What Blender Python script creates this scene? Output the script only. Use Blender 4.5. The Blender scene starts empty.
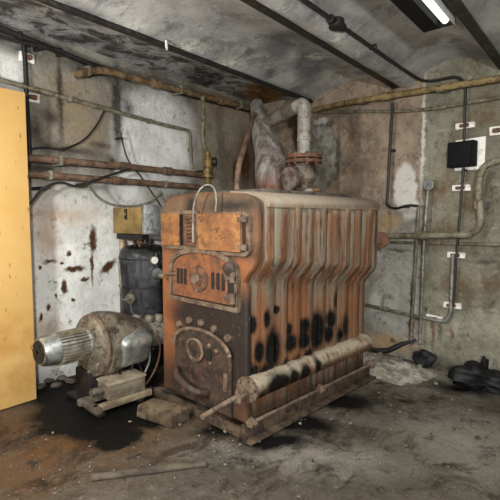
import bpy, bmesh, math, random
from mathutils import Vector, Matrix, noise as mnoise
random.seed(7)
sc = bpy.context.scene
COL = sc.collection
PI = math.pi
# ------------------------------------------------------------------ camera
F = 437.0; EYE = 1.5
PITCH = math.atan(33/437); YAW = math.atan(365*math.cos(PITCH)/437)
cam = bpy.data.objects.new('camera', bpy.data.cameras.new('camera'))
cam.data.sensor_width = 36; cam.data.lens = 36*F/500; cam.data.clip_start = .02
cam.location = (0, 0, EYE); cam.rotation_euler = (PI/2-PITCH, 0, YAW)
COL.objects.link(cam); sc.camera = cam
# measured points of the photograph carried onto the real planes of the room
def ray(x, y):
    d = Vector(((x-250)/F, 1.0, -(y-250)/F))
    c, s = math.cos(PITCH), math.sin(PITCH)
    d = Vector((d.x, d.y*c+d.z*s, -d.y*s+d.z*c))
    c, s = math.cos(YAW), math.sin(YAW)
    return Vector((d.x*c-d.y*s, d.x*s+d.y*c, d.z))
O = Vector((0, 0, EYE))
def onX(x, y, X): r = ray(x, y); return O+r*(X/r.x)
def onY(x, y, Y): r = ray(x, y); return O+r*(Y/r.y)
def onZ(x, y, Z=0): r = ray(x, y); return O+r*((Z-EYE)/r.z)
EN = Vector((.16027, .98707, 0)); ED = 4.2406           # end wall plane
def onE(x, y, off=0): r = ray(x, y); return O+r*((ED-off)/(EN.dot(r)))
LW = -3.9                                               # left wall
def onL(x, y, off=0): return onX(x, y, LW+off)

def S(r, g, b):
    f = lambda c: (c/255/12.92 if c/255 <= .04045 else ((c/255+.055)/1.055)**2.4)
    return (f(r), f(g), f(b), 1)

# ------------------------------------------------------------------ node helper
class M:
    def __init__(s, name):
        s.m = bpy.data.materials.new(name); s.m.use_nodes = True
        s.t = s.m.node_tree; s.t.nodes.clear()
        s.out = s.n('ShaderNodeOutputMaterial'); s.p = s.n('ShaderNodeBsdfPrincipled')
        s.l(s.p.outputs[0], s.out.inputs[0])
        s.co = s.n('ShaderNodeTexCoord').outputs['Object']
    def n(s, t): return s.t.nodes.new(t)
    def l(s, a, b): s.t.links.new(a, b)
    def put(s, v, sock):
        if isinstance(v, bpy.types.NodeSocket): s.l(v, sock)
        else: sock.default_value = v
    def vmath(s, op, a, b=None, out=0):
        n = s.n('ShaderNodeVectorMath'); n.operation = op; s.put(a, n.inputs[0])
        if b is not None: s.put(b, n.inputs[1])
        return n.outputs[out]
    def math(s, op, a, b=0.0, c=None):
        n = s.n('ShaderNodeMath'); n.operation = op; s.put(a, n.inputs[0]); s.put(b, n.inputs[1])
        if c is not None: s.put(c, n.inputs[2])
        return n.outputs[0]
    def noise(s, scale, detail=5, rough=.6, vec=None, stretch=None, dist=0, color=False):
        v = vec if vec is not None else s.co
        if stretch: v = s.vmath('MULTIPLY', v, stretch)
        n = s.n('ShaderNodeTexNoise'); s.l(v, n.inputs['Vector'])
        n.inputs['Scale'].default_value = scale; n.inputs['Detail'].default_value = detail
        n.inputs['Roughness'].default_value = rough; n.inputs['Distortion'].default_value = dist
        return n.outputs['Color' if color else 0]
    def rng(s, v, a, b, c=0., d=1.):
        n = s.n('ShaderNodeMapRange'); s.put(v, n.inputs[0])
        for i, q in enumerate((a, b, c, d)): n.inputs[1+i].default_value = q
        return n.outputs[0]
    def mix(s, f, a, b):
        n = s.n('ShaderNodeMix'); n.data_type = 'RGBA'
        s.put(f, n.inputs[0]); s.put(a, n.inputs[6]); s.put(b, n.inputs[7]); return n.outputs[2]
    def warp(s, amp, scale=8, vec=None):
        v = vec if vec is not None else s.co
        c = s.noise(scale, 4, .6, vec=v, color=True)
        d = s.vmath('SUBTRACT', c, (.5, .5, .5)); d = s.vmath('SCALE', d); d.node.inputs['Scale'].default_value = amp
        return s.vmath('ADD', v, d)
    def blot(s, vec, c, r, rot=(0, 0, 0), soft=.35):
        n = s.n('ShaderNodeMapping'); n.vector_type = 'TEXTURE'; s.l(vec, n.inputs[0])
        n.inputs[1].default_value = c; n.inputs[2].default_value = rot; n.inputs[3].default_value = r
        return s.rng(s.vmath('LENGTH', n.outputs[0], out=1), 1+soft, 1-soft)
    def blots(s, vec, lst):
        m = None
        for b in lst:
            k = s.blot(vec, *b); m = k if m is None else s.math('MAXIMUM', m, k)
        return m
    def bump(s, h, strength=.3, dist=.02):
        n = s.n('ShaderNodeBump'); n.inputs['Strength'].default_value = strength; n.inputs['Distance'].default_value = dist
        s.l(h, n.inputs['Height']); s.l(n.outputs[0], s.p.inputs['Normal'])
    def grit(s, col, amt=.5, scale=26, dark=(.03, .026, .02, 1), light=(.75, .73, .68, 1), la=.35):
        n = s.noise(scale, 9, .82, dist=.3); col = s.mix(s.math('MULTIPLY', s.rng(n, .54, .66), amt), col, dark)
        k = s.noise(scale*1.6, 8, .8, vec=s.vmath('ADD', s.co, (3.1, 7.7, 1.3))); return s.mix(s.math('MULTIPLY', s.rng(k, .58, .68), la), col, light)
    def fin(s, col, rough=.7, metal=0., spec=None):
        s.put(col, s.p.inputs['Base Color']); s.put(rough, s.p.inputs['Roughness']); s.put(metal, s.p.inputs['Metallic'])
        if spec is not None: s.p.inputs['Specular IOR Level'].default_value = spec
        return s.m
def worn(name, a, b, c=None, scale=9, rough=.65, metal=0., bump=.25, lo=.42, hi=.6, stretch=None, spec=None, grime=None):
    m = M(name); n = m.noise(scale, 6, .65, stretch=stretch); col = m.mix(m.rng(n, lo, hi), a, b)
    if c: col = m.mix(m.rng(m.noise(scale*2.7, 5, .7), .52, .64), col, c)
    if grime: col = m.mix(m.rng(m.noise(scale*.8, 6, .75, dist=.6), .5, .66), col, grime)
    m.bump(m.noise(scale*9, 4, .7), bump, .006)
    return m.fin(col, rough, metal, spec)

# ------------------------------------------------------------------ mesh helper
class MB:
    def __init__(s): s.bm = bmesh.new()
    def _bevel(s, verts, w, seg=2):
        es = {e for v in verts for e in v.link_edges}
        bmesh.ops.bevel(s.bm, geom=list(es), offset=w, segments=seg, affect='EDGES', profile=.6)
    def box(s, c, size, rot=None, bev=0, seg=2):
        mt = Matrix.Translation(c) @ ((rot.to_4x4() if rot else Matrix.Identity(4))) @ Matrix.Diagonal((*size, 1))
        g = bmesh.ops.create_cube(s.bm, size=1, matrix=mt)
        if bev: s._bevel(g['verts'], bev, seg)
        return s
    def span(s, a, b, bev=0):
        a, b = Vector(a), Vector(b); return s.box((a+b)/2, [abs(q) for q in (b-a)], bev=bev)
    def tube(s, pts, r, seg=12, smooth=0, cap=True):
        pts = [Vector(p) for p in pts]
        rs = list(r) if isinstance(r, (list, tuple)) else [r]*len(pts)
        if smooth and len(pts) > 2:
            P, R = [], []
            for i in range(len(pts)-1):
                p0, p1, p2, p3 = pts[max(i-1, 0)], pts[i], pts[i+1], pts[min(i+2, len(pts)-1)]
                for k in range(smooth):
                    t = k/smooth
                    P.append(.5*((2*p1)+(p2-p0)*t+(2*p0-5*p1+4*p2-p3)*t*t+(3*p1-p0-3*p2+p3)*t**3)); R.append(rs[i]*(1-t)+rs[i+1]*t)
            P.append(pts[-1]); R.append(rs[-1]); pts, rs = P, R
        n = len(pts); up = None; rings = []
        for i, p in enumerate(pts):
            d0 = (pts[i]-pts[i-1]).normalized() if i else (pts[1]-pts[0]).normalized()
            d1 = (pts[i+1]-pts[i]).normalized() if i < n-1 else d0
            d = (d0+d1); d = d.normalized() if d.length > 1e-6 else d0
            if up is None: up = Vector((0, 0, 1)) if abs(d.z) < .9 else Vector((1, 0, 0))
            x = d.cross(up).normalized(); y = x.cross(d).normalized(); up = y
            k = 1/max(.5, d0.dot(d))
            rings.append([s.bm.verts.new(p+(x*math.cos(a)*k+y*math.sin(a))*rs[i]) for a in [2*PI*j/seg for j in range(seg)]])
        for a, b in zip(rings, rings[1:]):
            for j in range(seg): s.bm.faces.new((a[j], a[(j+1) % seg], b[(j+1) % seg], b[j]))
        if cap:
            s.bm.faces.new(rings[0][::-1]); s.bm.faces.new(rings[-1])
        return s
    def bend(s, pts, r, rad=.06, seg=12, k=5):
        """pipe with rounded elbows at the given corners"""
        pts = [Vector(p) for p in pts]; out = [pts[0]]
        for a, b, c in zip(pts, pts[1:], pts[2:]):
            q = min(rad, (a-b).length*.45, (c-b).length*.45)
            p0 = b+(a-b).normalized()*q; p1 = b+(c-b).normalized()*q
            for i in range(k+1):
                t = i/k; out.append((1-t)**2*p0+2*t*(1-t)*b+t*t*p1)
        out.append(pts[-1]); return s.tube(out, r, seg)
    def lathe(s, prof, o, axis, seg=28):
        """prof: list of (radius, distance along axis)"""
        o = Vector(o); d = Vector(axis).normalized(); up = Vector((0, 0, 1)) if abs(d.z) < .9 else Vector((1, 0, 0))
        x = d.cross(up).normalized(); y = x.cross(d)
        rings = [[s.bm.verts.new(o+d*h+(x*math.cos(2*PI*j/seg)+y*math.sin(2*PI*j/seg))*max(r, 1e-4)) for j in range(seg)] for r, h in prof]
        for a, b in zip(rings, rings[1:]):
            for j in range(seg): s.bm.faces.new((a[j], a[(j+1) % seg], b[(j+1) % seg], b[j]))
        s.bm.faces.new(rings[0][::-1]); s.bm.faces.new(rings[-1]); return s
    def prism(s, poly, fn, d0, d1, ch=0, ctr=None):
        """poly in 2-D carried to 3-D by fn(a,b,depth); ch chamfers both ends"""
        if ctr is None: ctr = (sum(p[0] for p in poly)/len(poly), sum(p[1] for p in poly)/len(poly))
        def inset(p, q):
            dx, dy = p[0]-ctr[0], p[1]-ctr[1]; L = math.hypot(dx, dy) or 1
            return (p[0]-dx/L*q, p[1]-dy/L*q)
        sg = 1 if d1 > d0 else -1
        lv = [(d0, ch), (d0+sg*ch, 0), (d1-sg*ch, 0), (d1, ch)] if ch else [(d0, 0), (d1, 0)]
        rings = [[s.bm.verts.new(fn(*inset(p, q), d)) for p in poly] for d, q in lv]; n = len(poly)
        for a, b in zip(rings, rings[1:]):
            for j in range(n): s.bm.faces.new((a[j], a[(j+1) % n], b[(j+1) % n], b[j]))
        s.bm.faces.new(rings[0][::-1]); s.bm.faces.new(rings[-1]); return s
    def rock(s, c, size, sub=2, amp=.25, seed=0):
        g = bmesh.ops.create_icosphere(s.bm, subdivisions=sub, radius=1)
        for v in g['verts']:
            k = 1+amp*(mnoise.noise(v.co*1.6+Vector((seed*3.1, seed*1.7, seed)))*1.6)
            p = v.co*k; v.co = Vector((p.x*size[0], p.y*size[1], p.z*size[2]))+Vector(c)
        return s
    def jitter(s, amp, scale=6):
        for v in s.bm.verts: v.co += mnoise.noise_vector(v.co*scale)*amp
        return s
    def build(s, name, mat, parent=None, ang=38):
        bmesh.ops.recalc_face_normals(s.bm, faces=s.bm.faces)
        if parent is not None:
            r = parent
            while r.parent: r = r.parent
            bmesh.ops.translate(s.bm, vec=-r.location, verts=s.bm.verts)
        me = bpy.data.meshes.new(name); s.bm.to_mesh(me); s.bm.free()
        me.polygons.foreach_set('use_smooth', [True]*len(me.polygons)); me.set_sharp_from_angle(angle=math.radians(ang))
        me.materials.append(mat); o = bpy.data.objects.new(name, me); COL.objects.link(o)
        if parent is not None: o.parent = parent
        return o
def tag(o, label, cat, group=None, kind=None):
    o['label'] = label; o['category'] = cat
    if group: o['group'] = group
    if kind: o['kind'] = kind
    return o
def thing(name, label, cat, loc, group=None):
    o = bpy.data.objects.new(name, None); o.empty_display_size = .1; o.location = loc; COL.objects.link(o)
    return tag(o, label, cat, group)
def struct(mb, name, mat): o = mb.build(name, mat); o['kind'] = 'structure'; return o
XZ = lambda a, b, d: Vector((a, d, b))
def copy_thing(o):
    c = o.copy(); COL.objects.link(c)
    for ch in o.children:
        k = ch.copy(); COL.objects.link(k); k.parent = c
        for g in ch.children: q = g.copy(); COL.objects.link(q); q.parent = k
    return c

# blotch specs measured on the photograph (x, y, rx, ry in its pixels) carried to a surface
def spec(plane, x, y, rx, ry, soft=.35, tilt=0):
    a, b = plane(x-rx, y), plane(x+rx, y); c, d = plane(x, y-ry), plane(x, y+ry); m = plane(x, y)
    return m, (b-a).length/2, (d-c).length/2, soft, tilt
def bl_left(*a):   m, u, v, s, t = spec(onL, *a); return ((LW, m.y, m.z), (1e3, u, v), (t, 0, 0), s)
def bl_end(*a):    m, u, v, s, t = spec(onE, *a); return ((m.x, m.y, m.z), (u, 1e3, v), (0, t, 0), s)
def bl_floor(*a):  m, u, v, s, t = spec(onZ, *a); return ((m.x, m.y, 0), (u, v, 1e3), (0, 0, math.atan2(-m.x, m.y)+t), s)
def bl_ceil(*a):   m, u, v, s, t = spec(lambda x, y: onZ(x, y, 3.0), *a); return ((m.x, m.y, 0), (u, v, 1e3), (0, 0, math.atan2(-m.x, m.y)+t), s)

# ------------------------------------------------------------------ materials of the room
def mat_left_wall():
    m = M('left_wall_plaster'); w = m.warp(.22, 5); w2 = m.warp(.07, 16)
    col = m.mix(m.rng(m.noise(2.2, 7, .7), .38, .62), S(152, 147, 134), S(92, 86, 75))
    tan = m.blots(w, [bl_left(230, 150, 34, 75, .5), bl_left(75, 120, 36, 45, .6), bl_left(60, 185, 35, 22, .5)])
    col = m.mix(m.math('MULTIPLY', tan, m.rng(m.noise(4, 6, .7), .35, .6)), col, S(150, 132, 104))
    white = m.blots(w, [bl_left(95, 285, 100, 95, .25), bl_left(160, 140, 38, 48, .25), bl_left(132, 185, 16, 20, .5), bl_left(10, 70, 16, 22, .6)])
    wm = m.math('MULTIPLY', white, m.rng(m.noise(7, 9, .8), .66, .58))
    col = m.mix(wm, col, m.mix(m.rng(m.noise(3.3, 5, .6), .4, .65), S(240, 238, 230), S(208, 206, 197)))
    tint = m.blots(w, [bl_left(48, 235, 12, 26, .7), bl_left(60, 215, 40, 9, .7), bl_left(50, 330, 12, 14, .7)])
    col = m.mix(m.math('MULTIPLY', tint, .55), col, S(176, 136, 92))
    dark = m.blots(w2, [bl_left(60, 95, 3, 48, .6), bl_left(117, 108, 4.5, 42, .4), bl_left(35, 130, 6, 14, .8), bl_left(52, 118, 10, 6, .9),
        bl_left(95, 70, 30, 7, .8), bl_left(40, 168, 26, 5, .8), bl_left(128, 108, 5, 6, .9), bl_left(100, 145, 8, 3, .9), bl_left(20, 50, 14, 6, .8), bl_left(70, 150, 24, 4, .8)])
    col = m.mix(m.math('MULTIPLY', dark, .85), col, S(44, 38, 32))
    rust = m.blots(w2, [bl_left(93, 240, 3.6, 13, .3), bl_left(92, 268, 1.3, 17, .4), bl_left(75, 269, 10, 3, .3), bl_left(108, 267, 9, 4, .3, .6), bl_left(64, 287, 3, 7, .3),
        bl_left(69, 253, 2.4, 2.4), bl_left(85, 279, 4, 2), bl_left(73, 300, 1.5, 2.5), bl_left(50, 262, 6, 2, .6), bl_left(48, 308, 2, 3), bl_left(41, 318, 2, 4), bl_left(56, 296, 1.5, 2),
        bl_left(40, 268, 2, 2), bl_left(62, 263, 1.5, 1.5), bl_left(112, 165, 3, 7, .6), bl_left(246, 165, 7, 26, .6), bl_left(236, 175, 3, 14, .6)])
    col = m.mix(rust, col, S(78, 48, 24))
    fl = m.rng(m.noise(13, 8, .8), .63, .67); col = m.mix(m.math('MULTIPLY', fl, .7), col, S(96, 84, 68))
    col = m.grit(col, .5, 16); m.bump(m.noise(9, 9, .8), .7, .04); return m.fin(col, .85, 0, .25)
def mat_end_wall():
    m = M('end_wall_plaster'); w = m.warp(.25, 4); w2 = m.warp(.10, 14)
    xs = m.n('ShaderNodeSeparateXYZ'); m.l(w2, xs.inputs[0]); seam = onE(421, 200).x
    side = m.rng(xs.outputs[0], seam-.02, seam+.02)
    low = m.rng(xs.outputs[2], 1.75, 1.35)
    n = m.rng(m.noise(3, 7, .72), .36, .64)
    brown = m.mix(n, S(174, 153, 130), S(120, 104, 87)); grey = m.mix(n, S(200, 196, 184), S(150, 146, 134))
    green = m.mix(n, S(160, 156, 135), S(108, 104, 87))
    col = m.mix(side, m.mix(low, brown, grey), green)
    col = m.mix(m.math('MULTIPLY', m.rng(m.noise(5.5, 9, .8, dist=.4), .52, .60), .6), col, S(92, 76, 58)); col = m.mix(m.math('MULTIPLY', m.rng(m.noise(7.5, 9, .8, dist=.4), .56, .63), .5), col, S(190, 182, 162))
    stain = m.blots(w, [bl_end(485, 112, 26, 20, .7), bl_end(445, 235, 14, 14, .8), bl_end(470, 200, 8, 40, .9), bl_end(440, 195, 14, 18, .9), bl_end(475, 285, 40, 12, .9), bl_end(340, 240, 20, 60, .8)])
    col = m.mix(m.math('MULTIPLY', stain, m.rng(m.noise(5, 6, .7), .35, .65)), col, S(104, 80, 54))
    yel = m.blots(w, [bl_end(391, 222, 9, 9, .6), bl_end(388, 344, 22, 9, .6), bl_end(380, 228, 10, 6, .8)])
    col = m.mix(m.math('MULTIPLY', yel, .6), col, S(196, 150, 80))
    dk = m.blots(w2, [bl_end(320, 158, 18, 36, .12)]); col = m.mix(m.math('MULTIPLY', dk, .9), col, m.mix(m.rng(m.noise(8, 6, .7), .4, .62), S(156, 154, 142), S(96, 92, 82)))
    wh = m.blots(w2, [bl_end(405, 188, 11, 25, .12), bl_end(410, 208, 8, 12, .2), bl_end(376, 300, 5, 10, .5), bl_end(321, 121, 6, 3), bl_end(423, 140, 1.5, 55, .6)])
    col = m.mix(m.math('MULTIPLY', wh, .9), col, S(222, 216, 202))
    rim = m.blots(w2, [bl_end(338, 158, 2.2, 34, .5), bl_end(330, 124, 8, 2.5, .5), bl_end(415, 270, 1.5, 26, .5), bl_end(412, 300, 1.6, 22, .5), bl_end(398, 250, 12, 1.5, .6), bl_end(393, 341, 3.5, 2), bl_end(420, 355, 8, 6, .6), bl_end(440, 330, 2, 10, .7),
        bl_end(455, 372, 45, 8, .8), bl_end(392, 130, 2, 70, .9), bl_end(485, 262, 14, 1.5, .8), bl_end(470, 150, 22, 18, .9)])
    col = m.mix(m.math('MULTIPLY', rim, .7), col, S(62, 54, 42))
    ru = m.blots(w2, [bl_end(411, 330, 3, 20, .5), bl_end(433, 333, 1.8, 14, .6), bl_end(452, 335, 1.5, 6, .6)])
    col = m.mix(m.math('MULTIPLY', ru, .8), col, S(112, 58, 28))
    col = m.mix(m.math('MULTIPLY', m.rng(m.noise(17, 8, .8), .6, .66), .5), col, S(84, 74, 58))
    col = m.grit(col, .5, 14); m.bump(m.noise(8, 9, .8), .8, .04); return m.fin(col, .88, 0, .2)
def mat_ceiling():
    m = M('vault_plaster'); w = m.warp(.2, 5); w2 = m.warp(.10, 13)
    col = m.mix(m.rng(m.noise(1.7, 7, .68), .38, .64), S(190, 188, 182), S(142, 140, 135))
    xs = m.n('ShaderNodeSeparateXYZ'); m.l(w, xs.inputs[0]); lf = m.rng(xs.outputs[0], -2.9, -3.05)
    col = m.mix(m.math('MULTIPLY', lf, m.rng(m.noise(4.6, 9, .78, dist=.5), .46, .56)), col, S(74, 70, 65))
    dk = m.blots(w, [bl_ceil(278, 54, 16, 12, .35), bl_ceil(310, 70, 14, 16, .4), bl_ceil(295, 40, 22, 6, .8), bl_ceil(250, 55, 4, 3), bl_ceil(268, 72, 4, 3), bl_ceil(80, 22, 20, 5, .9), bl_ceil(480, 40, 16, 14, .9)])
    col = m.mix(m.math('MULTIPLY', dk, .7), col, S(86, 84, 88))
    hole = m.blots(w2, [bl_ceil(207, 82, 17, 10, .25)]); col = m.mix(m.math('MULTIPLY', hole, m.rng(m.noise(14, 6, .8), .62, .46)), col, S(42, 34, 30))
    br = m.blots(w2, [bl_ceil(262, 98, 20, 13, .3)]); col = m.mix(br, col, m.mix(m.rng(m.noise(9, 6, .7), .4, .6), S(150, 104, 48), S(66, 40, 20)))
    wh = m.blots(w2, [bl_ceil(316, 62, 9, 4, .5), bl_ceil(180, 43, 20, 4, .6), bl_ceil(222, 60, 16, 3, .6), bl_ceil(120, 22, 22, 5, .8), bl_ceil(300, 118, 10, 6, .6), bl_ceil(345, 82, 20, 6, .8), bl_ceil(337, 16, 5, 4, .5)])
    col = m.mix(m.math('MULTIPLY', wh, m.rng(m.noise(18, 6, .8), .42, .5)), col, S(226, 222, 208))
    col = m.mix(m.math('MULTIPLY', m.rng(m.noise(3.1, 9, .8, dist=.5), .54, .60), .55), col, S(96, 94, 94))
    fl = m.rng(m.noise(8, 9, .8), .61, .635); col = m.mix(m.math('MULTIPLY', fl, .75), col, S(214, 210, 198))
    col = m.grit(col, .3, 9, la=.3); m.bump(m.noise(7, 9, .8), .5, .03); return m.fin(col, .85, 0, .25)
def mat_floor():
    m = M('dirty_floor'); w = m.warp(.28, 4); w2 = m.warp(.22, 7)
    n = m.rng(m.noise(2.6, 8, .72), .36, .62)
    col = m.mix(n, S(98, 91, 79), S(66, 59, 48))
    warm = m.blots(w, [bl_floor(70, 425, 130, 40, .5), bl_floor(20, 470, 70, 30, .5), bl_floor(235, 420, 40, 16, .7)])
    col = m.mix(m.math('MULTIPLY', warm, m.rng(m.noise(3.1, 7, .7), .3, .6, .45, 1)), col, m.mix(m.noise(4, 6, .7), S(104, 72, 40), S(66, 48, 30)))
    dust = m.blots(w, [bl_floor(415, 372, 60, 14, .5), bl_floor(385, 352, 28, 8, .4), bl_floor(300, 455, 90, 14, .8), bl_floor(470, 440, 60, 26, .8)])
    col = m.mix(m.math('MULTIPLY', dust, .75), col, m.mix(m.noise(7, 6, .7), S(160, 154, 140), S(104, 98, 86)))
    col = m.mix(m.rng(m.noise(6.5, 9, .8, dist=.5),   .56, .62), col, S(52, 42, 31)); col = m.mix(m.math('MULTIPLY', m.rng(m.noise(12, 8, .8, dist=.3), .58, .66), .45), col, S(136, 126, 108))
    brn = m.math('MULTIPLY', m.rng(m.noise(4.2, 8, .75, stretch=(1, .55, 1), dist=.7), .52, .62), .8)
    col = m.mix(brn, col, S(50, 38, 25))
    dk = m.blots(w2, [bl_floor(320, 435, 26, 10, .7), bl_floor(400, 400, 22, 8, .7), bl_floor(415, 415, 20, 5, .8), bl_floor(325, 470, 26, 8, .7), bl_floor(380, 382, 14, 4, .7), bl_floor(240, 460, 30, 7, .9), bl_floor(20, 440, 30, 6, .9), bl_floor(350, 405, 30, 6, .9), bl_floor(60, 480, 40, 5, .9)])
    col = m.mix(m.math('MULTIPLY', dk, m.rng(m.noise(9, 7, .75), .58, .42)), col, S(26, 20, 14))
    speck = m.rng(m.noise(38, 4, .6), .70, .73); col = m.mix(m.math('MULTIPLY', speck, .7), col, S(206, 200, 184))
    col = m.grit(col, .6, 12, la=.18)
    oil = m.blots(w2, [bl_floor(96, 408, 60, 20, .15), bl_floor(150, 408, 44, 18, .15), bl_floor(118, 436, 24, 12, .2), bl_floor(108, 424, 42, 14, .2), bl_floor(70, 412, 34, 12, .2), bl_floor(68, 424, 30, 9, .2), bl_floor(100, 385, 70, 18, .2),
        bl_floor(222, 428, 24, 9, .5), bl_floor(262, 440, 26, 10, .35), bl_floor(300, 422, 36, 9, .35), bl_floor(345, 400, 30, 7, .35), bl_floor(285, 440, 20, 6, .6), bl_floor(120, 447, 8, 3, .4), bl_floor(460, 388, 30, 5, .7)])
    col = m.mix(oil, col, S(7, 6, 5))
    h = m.math('ADD', m.noise(14, 9, .75), m.math('MULTIPLY', m.noise(55, 4, .7), .35))
    m.bump(h, .7, .03)
    return m.fin(col, m.mix(oil, (.85,)*3+(1,), (.5,)*3+(1,)), 0, .2)
MLW, MEW, MCE, MFL = mat_left_wall(), mat_end_wall(), mat_ceiling(), mat_floor()
M_plain = worn('bare_plaster', S(84, 82, 76), S(66, 63, 57), scale=3, rough=.9)

# ------------------------------------------------------------------ the room
R_X, R_Y = 1.7, -1.6
fl = MB()
nx, ny = 110, 130; x0, x1, y0, y1 = LW-.2, R_X+.2, R_Y-.2, 5.4
vs = [[fl.bm.verts.new((x0+(x1-x0)*i/nx, y0+(y1-y0)*j/ny, 0)) for i in range(nx+1)] for j in range(ny+1)]
for r in vs:
    for v in r: v.co.z = -.004-.010*abs(mnoise.fractal(v.co*2.2, .8, 2.1, 5))
for j in range(ny):
    for i in range(nx): fl.bm.faces.new((vs[j][i], vs[j][i+1], vs[j+1][i+1], vs[j+1][i]))
struct(fl, 'floor', MFL)
struct(MB().span((LW-.2, R_Y-.2, -.05), (LW, 5.3, 3.3)), 'wall_left', MLW)
ew = MB(); ew.box(EN*ED+EN*.1+Vector((EN.y, -EN.x, 0))*-1.6+Vector((0, 0, 1.62)), (7.4, .2, 3.34), Matrix.Rotation(-math.atan2(EN.x, EN.y), 3, 'Z'))
struct(ew, 'wall_end', MEW)
struct(MB().span((R_X, R_Y-.2, -.05), (R_X+.2, 5.3, 3.3)), 'wall_right', M_plain)
struct(MB().span((LW-.2, R_Y-.2, -.05), (R_X+.2, R_Y, 3.3)), 'wall_front', M_plain)
# jack-arched ceiling between beams
prof = []
def arch(xa, za, xb, zb, rise, n=18):
    for i in range(n+1):
        t = i/n; prof.append((xa+(xb-xa)*t, za+(zb-za)*t+rise*(1-(2*t-1)**2)))
arch(LW-.15, 3.06, -3.02, 2.955, .05); arch(-2.93, 2.955, -1.80, 2.90, .13)
for i in range(9):                                                # rounded casing of the second beam
    a = PI*i/8; prof.append((-1.70-.10*math.cos(a), 2.89-.075*math.sin(a)))
arch(-1.59, 2.88, -.86, 2.83, .14); arch(-.76, 2.83, .42, 2.83, .2); arch(.52, 2.83, R_X+.15, 2.83, .18)
ce = MB(); ys = [R_Y-.15+(5.25-R_Y)*k/50 for k in range(51)]
rings = [[ce.bm.verts.new((x, y, z+.006*mnoise.noise(Vector((x*3, y*3, 1))))) for x, z in prof] for y in ys]
for a, b in zip(rings, rings[1:]):
    for j in range(len(prof)-1): ce.bm.faces.new((a[j], a[j+1], b[j+1], b[j]))
top = [[ce.bm.verts.new((x, y, 3.28)) for x in (LW-.15, R_X+.15)] for y in (ys[0], ys[-1])]
ce.bm.faces.new((top[0][0], top[0][1], top[1][1], top[1][0]))
ceil = struct(ce, 'ceiling', MCE)
M_beam = worn('shade_dark_steel', S(34, 32, 30), S(22, 21, 20), S(70, 60, 50), scale=7, rough=.6)  # dark steel, taken near black to hold the shade along the beams
def ibeam(name, x, z, w, h=.05):
    b = MB(); b.span((x-w/2, R_Y, z-.014), (x+w/2, 4.95, z+.004), .003); b.span((x-.012, R_Y, z), (x+.012, 4.95, z+h)); struct(b, name, M_beam)
ibeam('trim_1', -2.975, 2.93, .05); ibeam('trim_2', -1.815, 2.858, .09, .06); ibeam('trim_3', -.81, 2.80, .07); ibeam('trim_4', .47, 2.80, .07)  # trim_2 is widened as a dark strip for the shadow gap beside the casing

# ------------------------------------------------------------------ metal materials
def boiler_mat(name, parts):
    m = M(name); m.co = m.vmath('ADD', m.co, tuple(BL)); st = (1.0, 1.0, .22)
    return m
BL = Vector((-2.34, 3.2, 0))
# the boiler stands turned a few degrees in the room; its parts are modelled square and its root carries the turn
B_ROT = math.radians(-4); B_S = Vector((1.10, .84, 1)); B_PIV = Vector((-1.93, 2.24, 0))
B_R = Matrix.Rotation(B_ROT, 3, 'Z'); B_I = Matrix.Diagonal(Vector((1/B_S.x, 1/B_S.y, 1))) @ B_R.transposed()
def b_out(P): q = Vector(P)-B_PIV; return B_PIV+B_R @ Vector((q.x*B_S.x, q.y*B_S.y, q.z))
B_O = B_PIV+B_I @ (O-B_PIV)
def bX(x, y, X): r = B_I @ ray(x, y); return B_O+r*((X-B_O.x)/r.x)
def bY(x, y, Y): r = B_I @ ray(x, y); return B_O+r*((Y-B_O.y)/r.y)
def bl_side(*a): m, u, v, s, t = spec(lambda x, y: bX(x, y, -1.90), *a); return ((0, m.y, m.z), (1e3, u*1.25, v*1.2), (t, 0, 0), s)
def bl_front(*a): m, u, v, s, t = spec(lambda x, y: bY(x, y, 2.23), *a); return ((m.x, 0, m.z), (u, 1e3, v), (0, t, 0), s)
OIL = [(253, 325, 3.6, 8, .3), (266, 319, 2.8, 8, .3), (276, 310, 2.6, 3.6, .3), (272, 350, 6.5, 19, .25), (259, 352, 3.5, 10, .3), (255, 374, 4, 9, .4), (290, 343, 5, 8, .3), (289, 330, 3, 6, .3), (303, 340, 4.5, 8, .3), (304, 326, 3.6, 7, .3),
       (316, 331, 6.5, 17, .25), (330, 319, 3.2, 8, .3), (328, 334, 3, 8, .3), (345, 326, 3, 10, .4), (285, 363, 3.5, 5, .4), (308, 354, 3.5, 6, .4), (265, 372, 5, 9, .4), (334, 300, 1.8, 7, .5), (340, 335, 2.4, 7, .5), (297, 360, 3, 5, .6)]
def bl_hdr(*a): m, u, v, s, t = spec(lambda x, y: bX(x, y, -1.815), *a); return ((0, m.y, m.z), (1e3, u, v), (t, 0, 0), s)
HOIL = [(279, 384, 12, 10, .25), (294, 377, 5, 8, .3), (305, 373, 5, 9, .3), (318, 366, 3, 8, .4), (262, 396, 4, 5, .5)]
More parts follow.
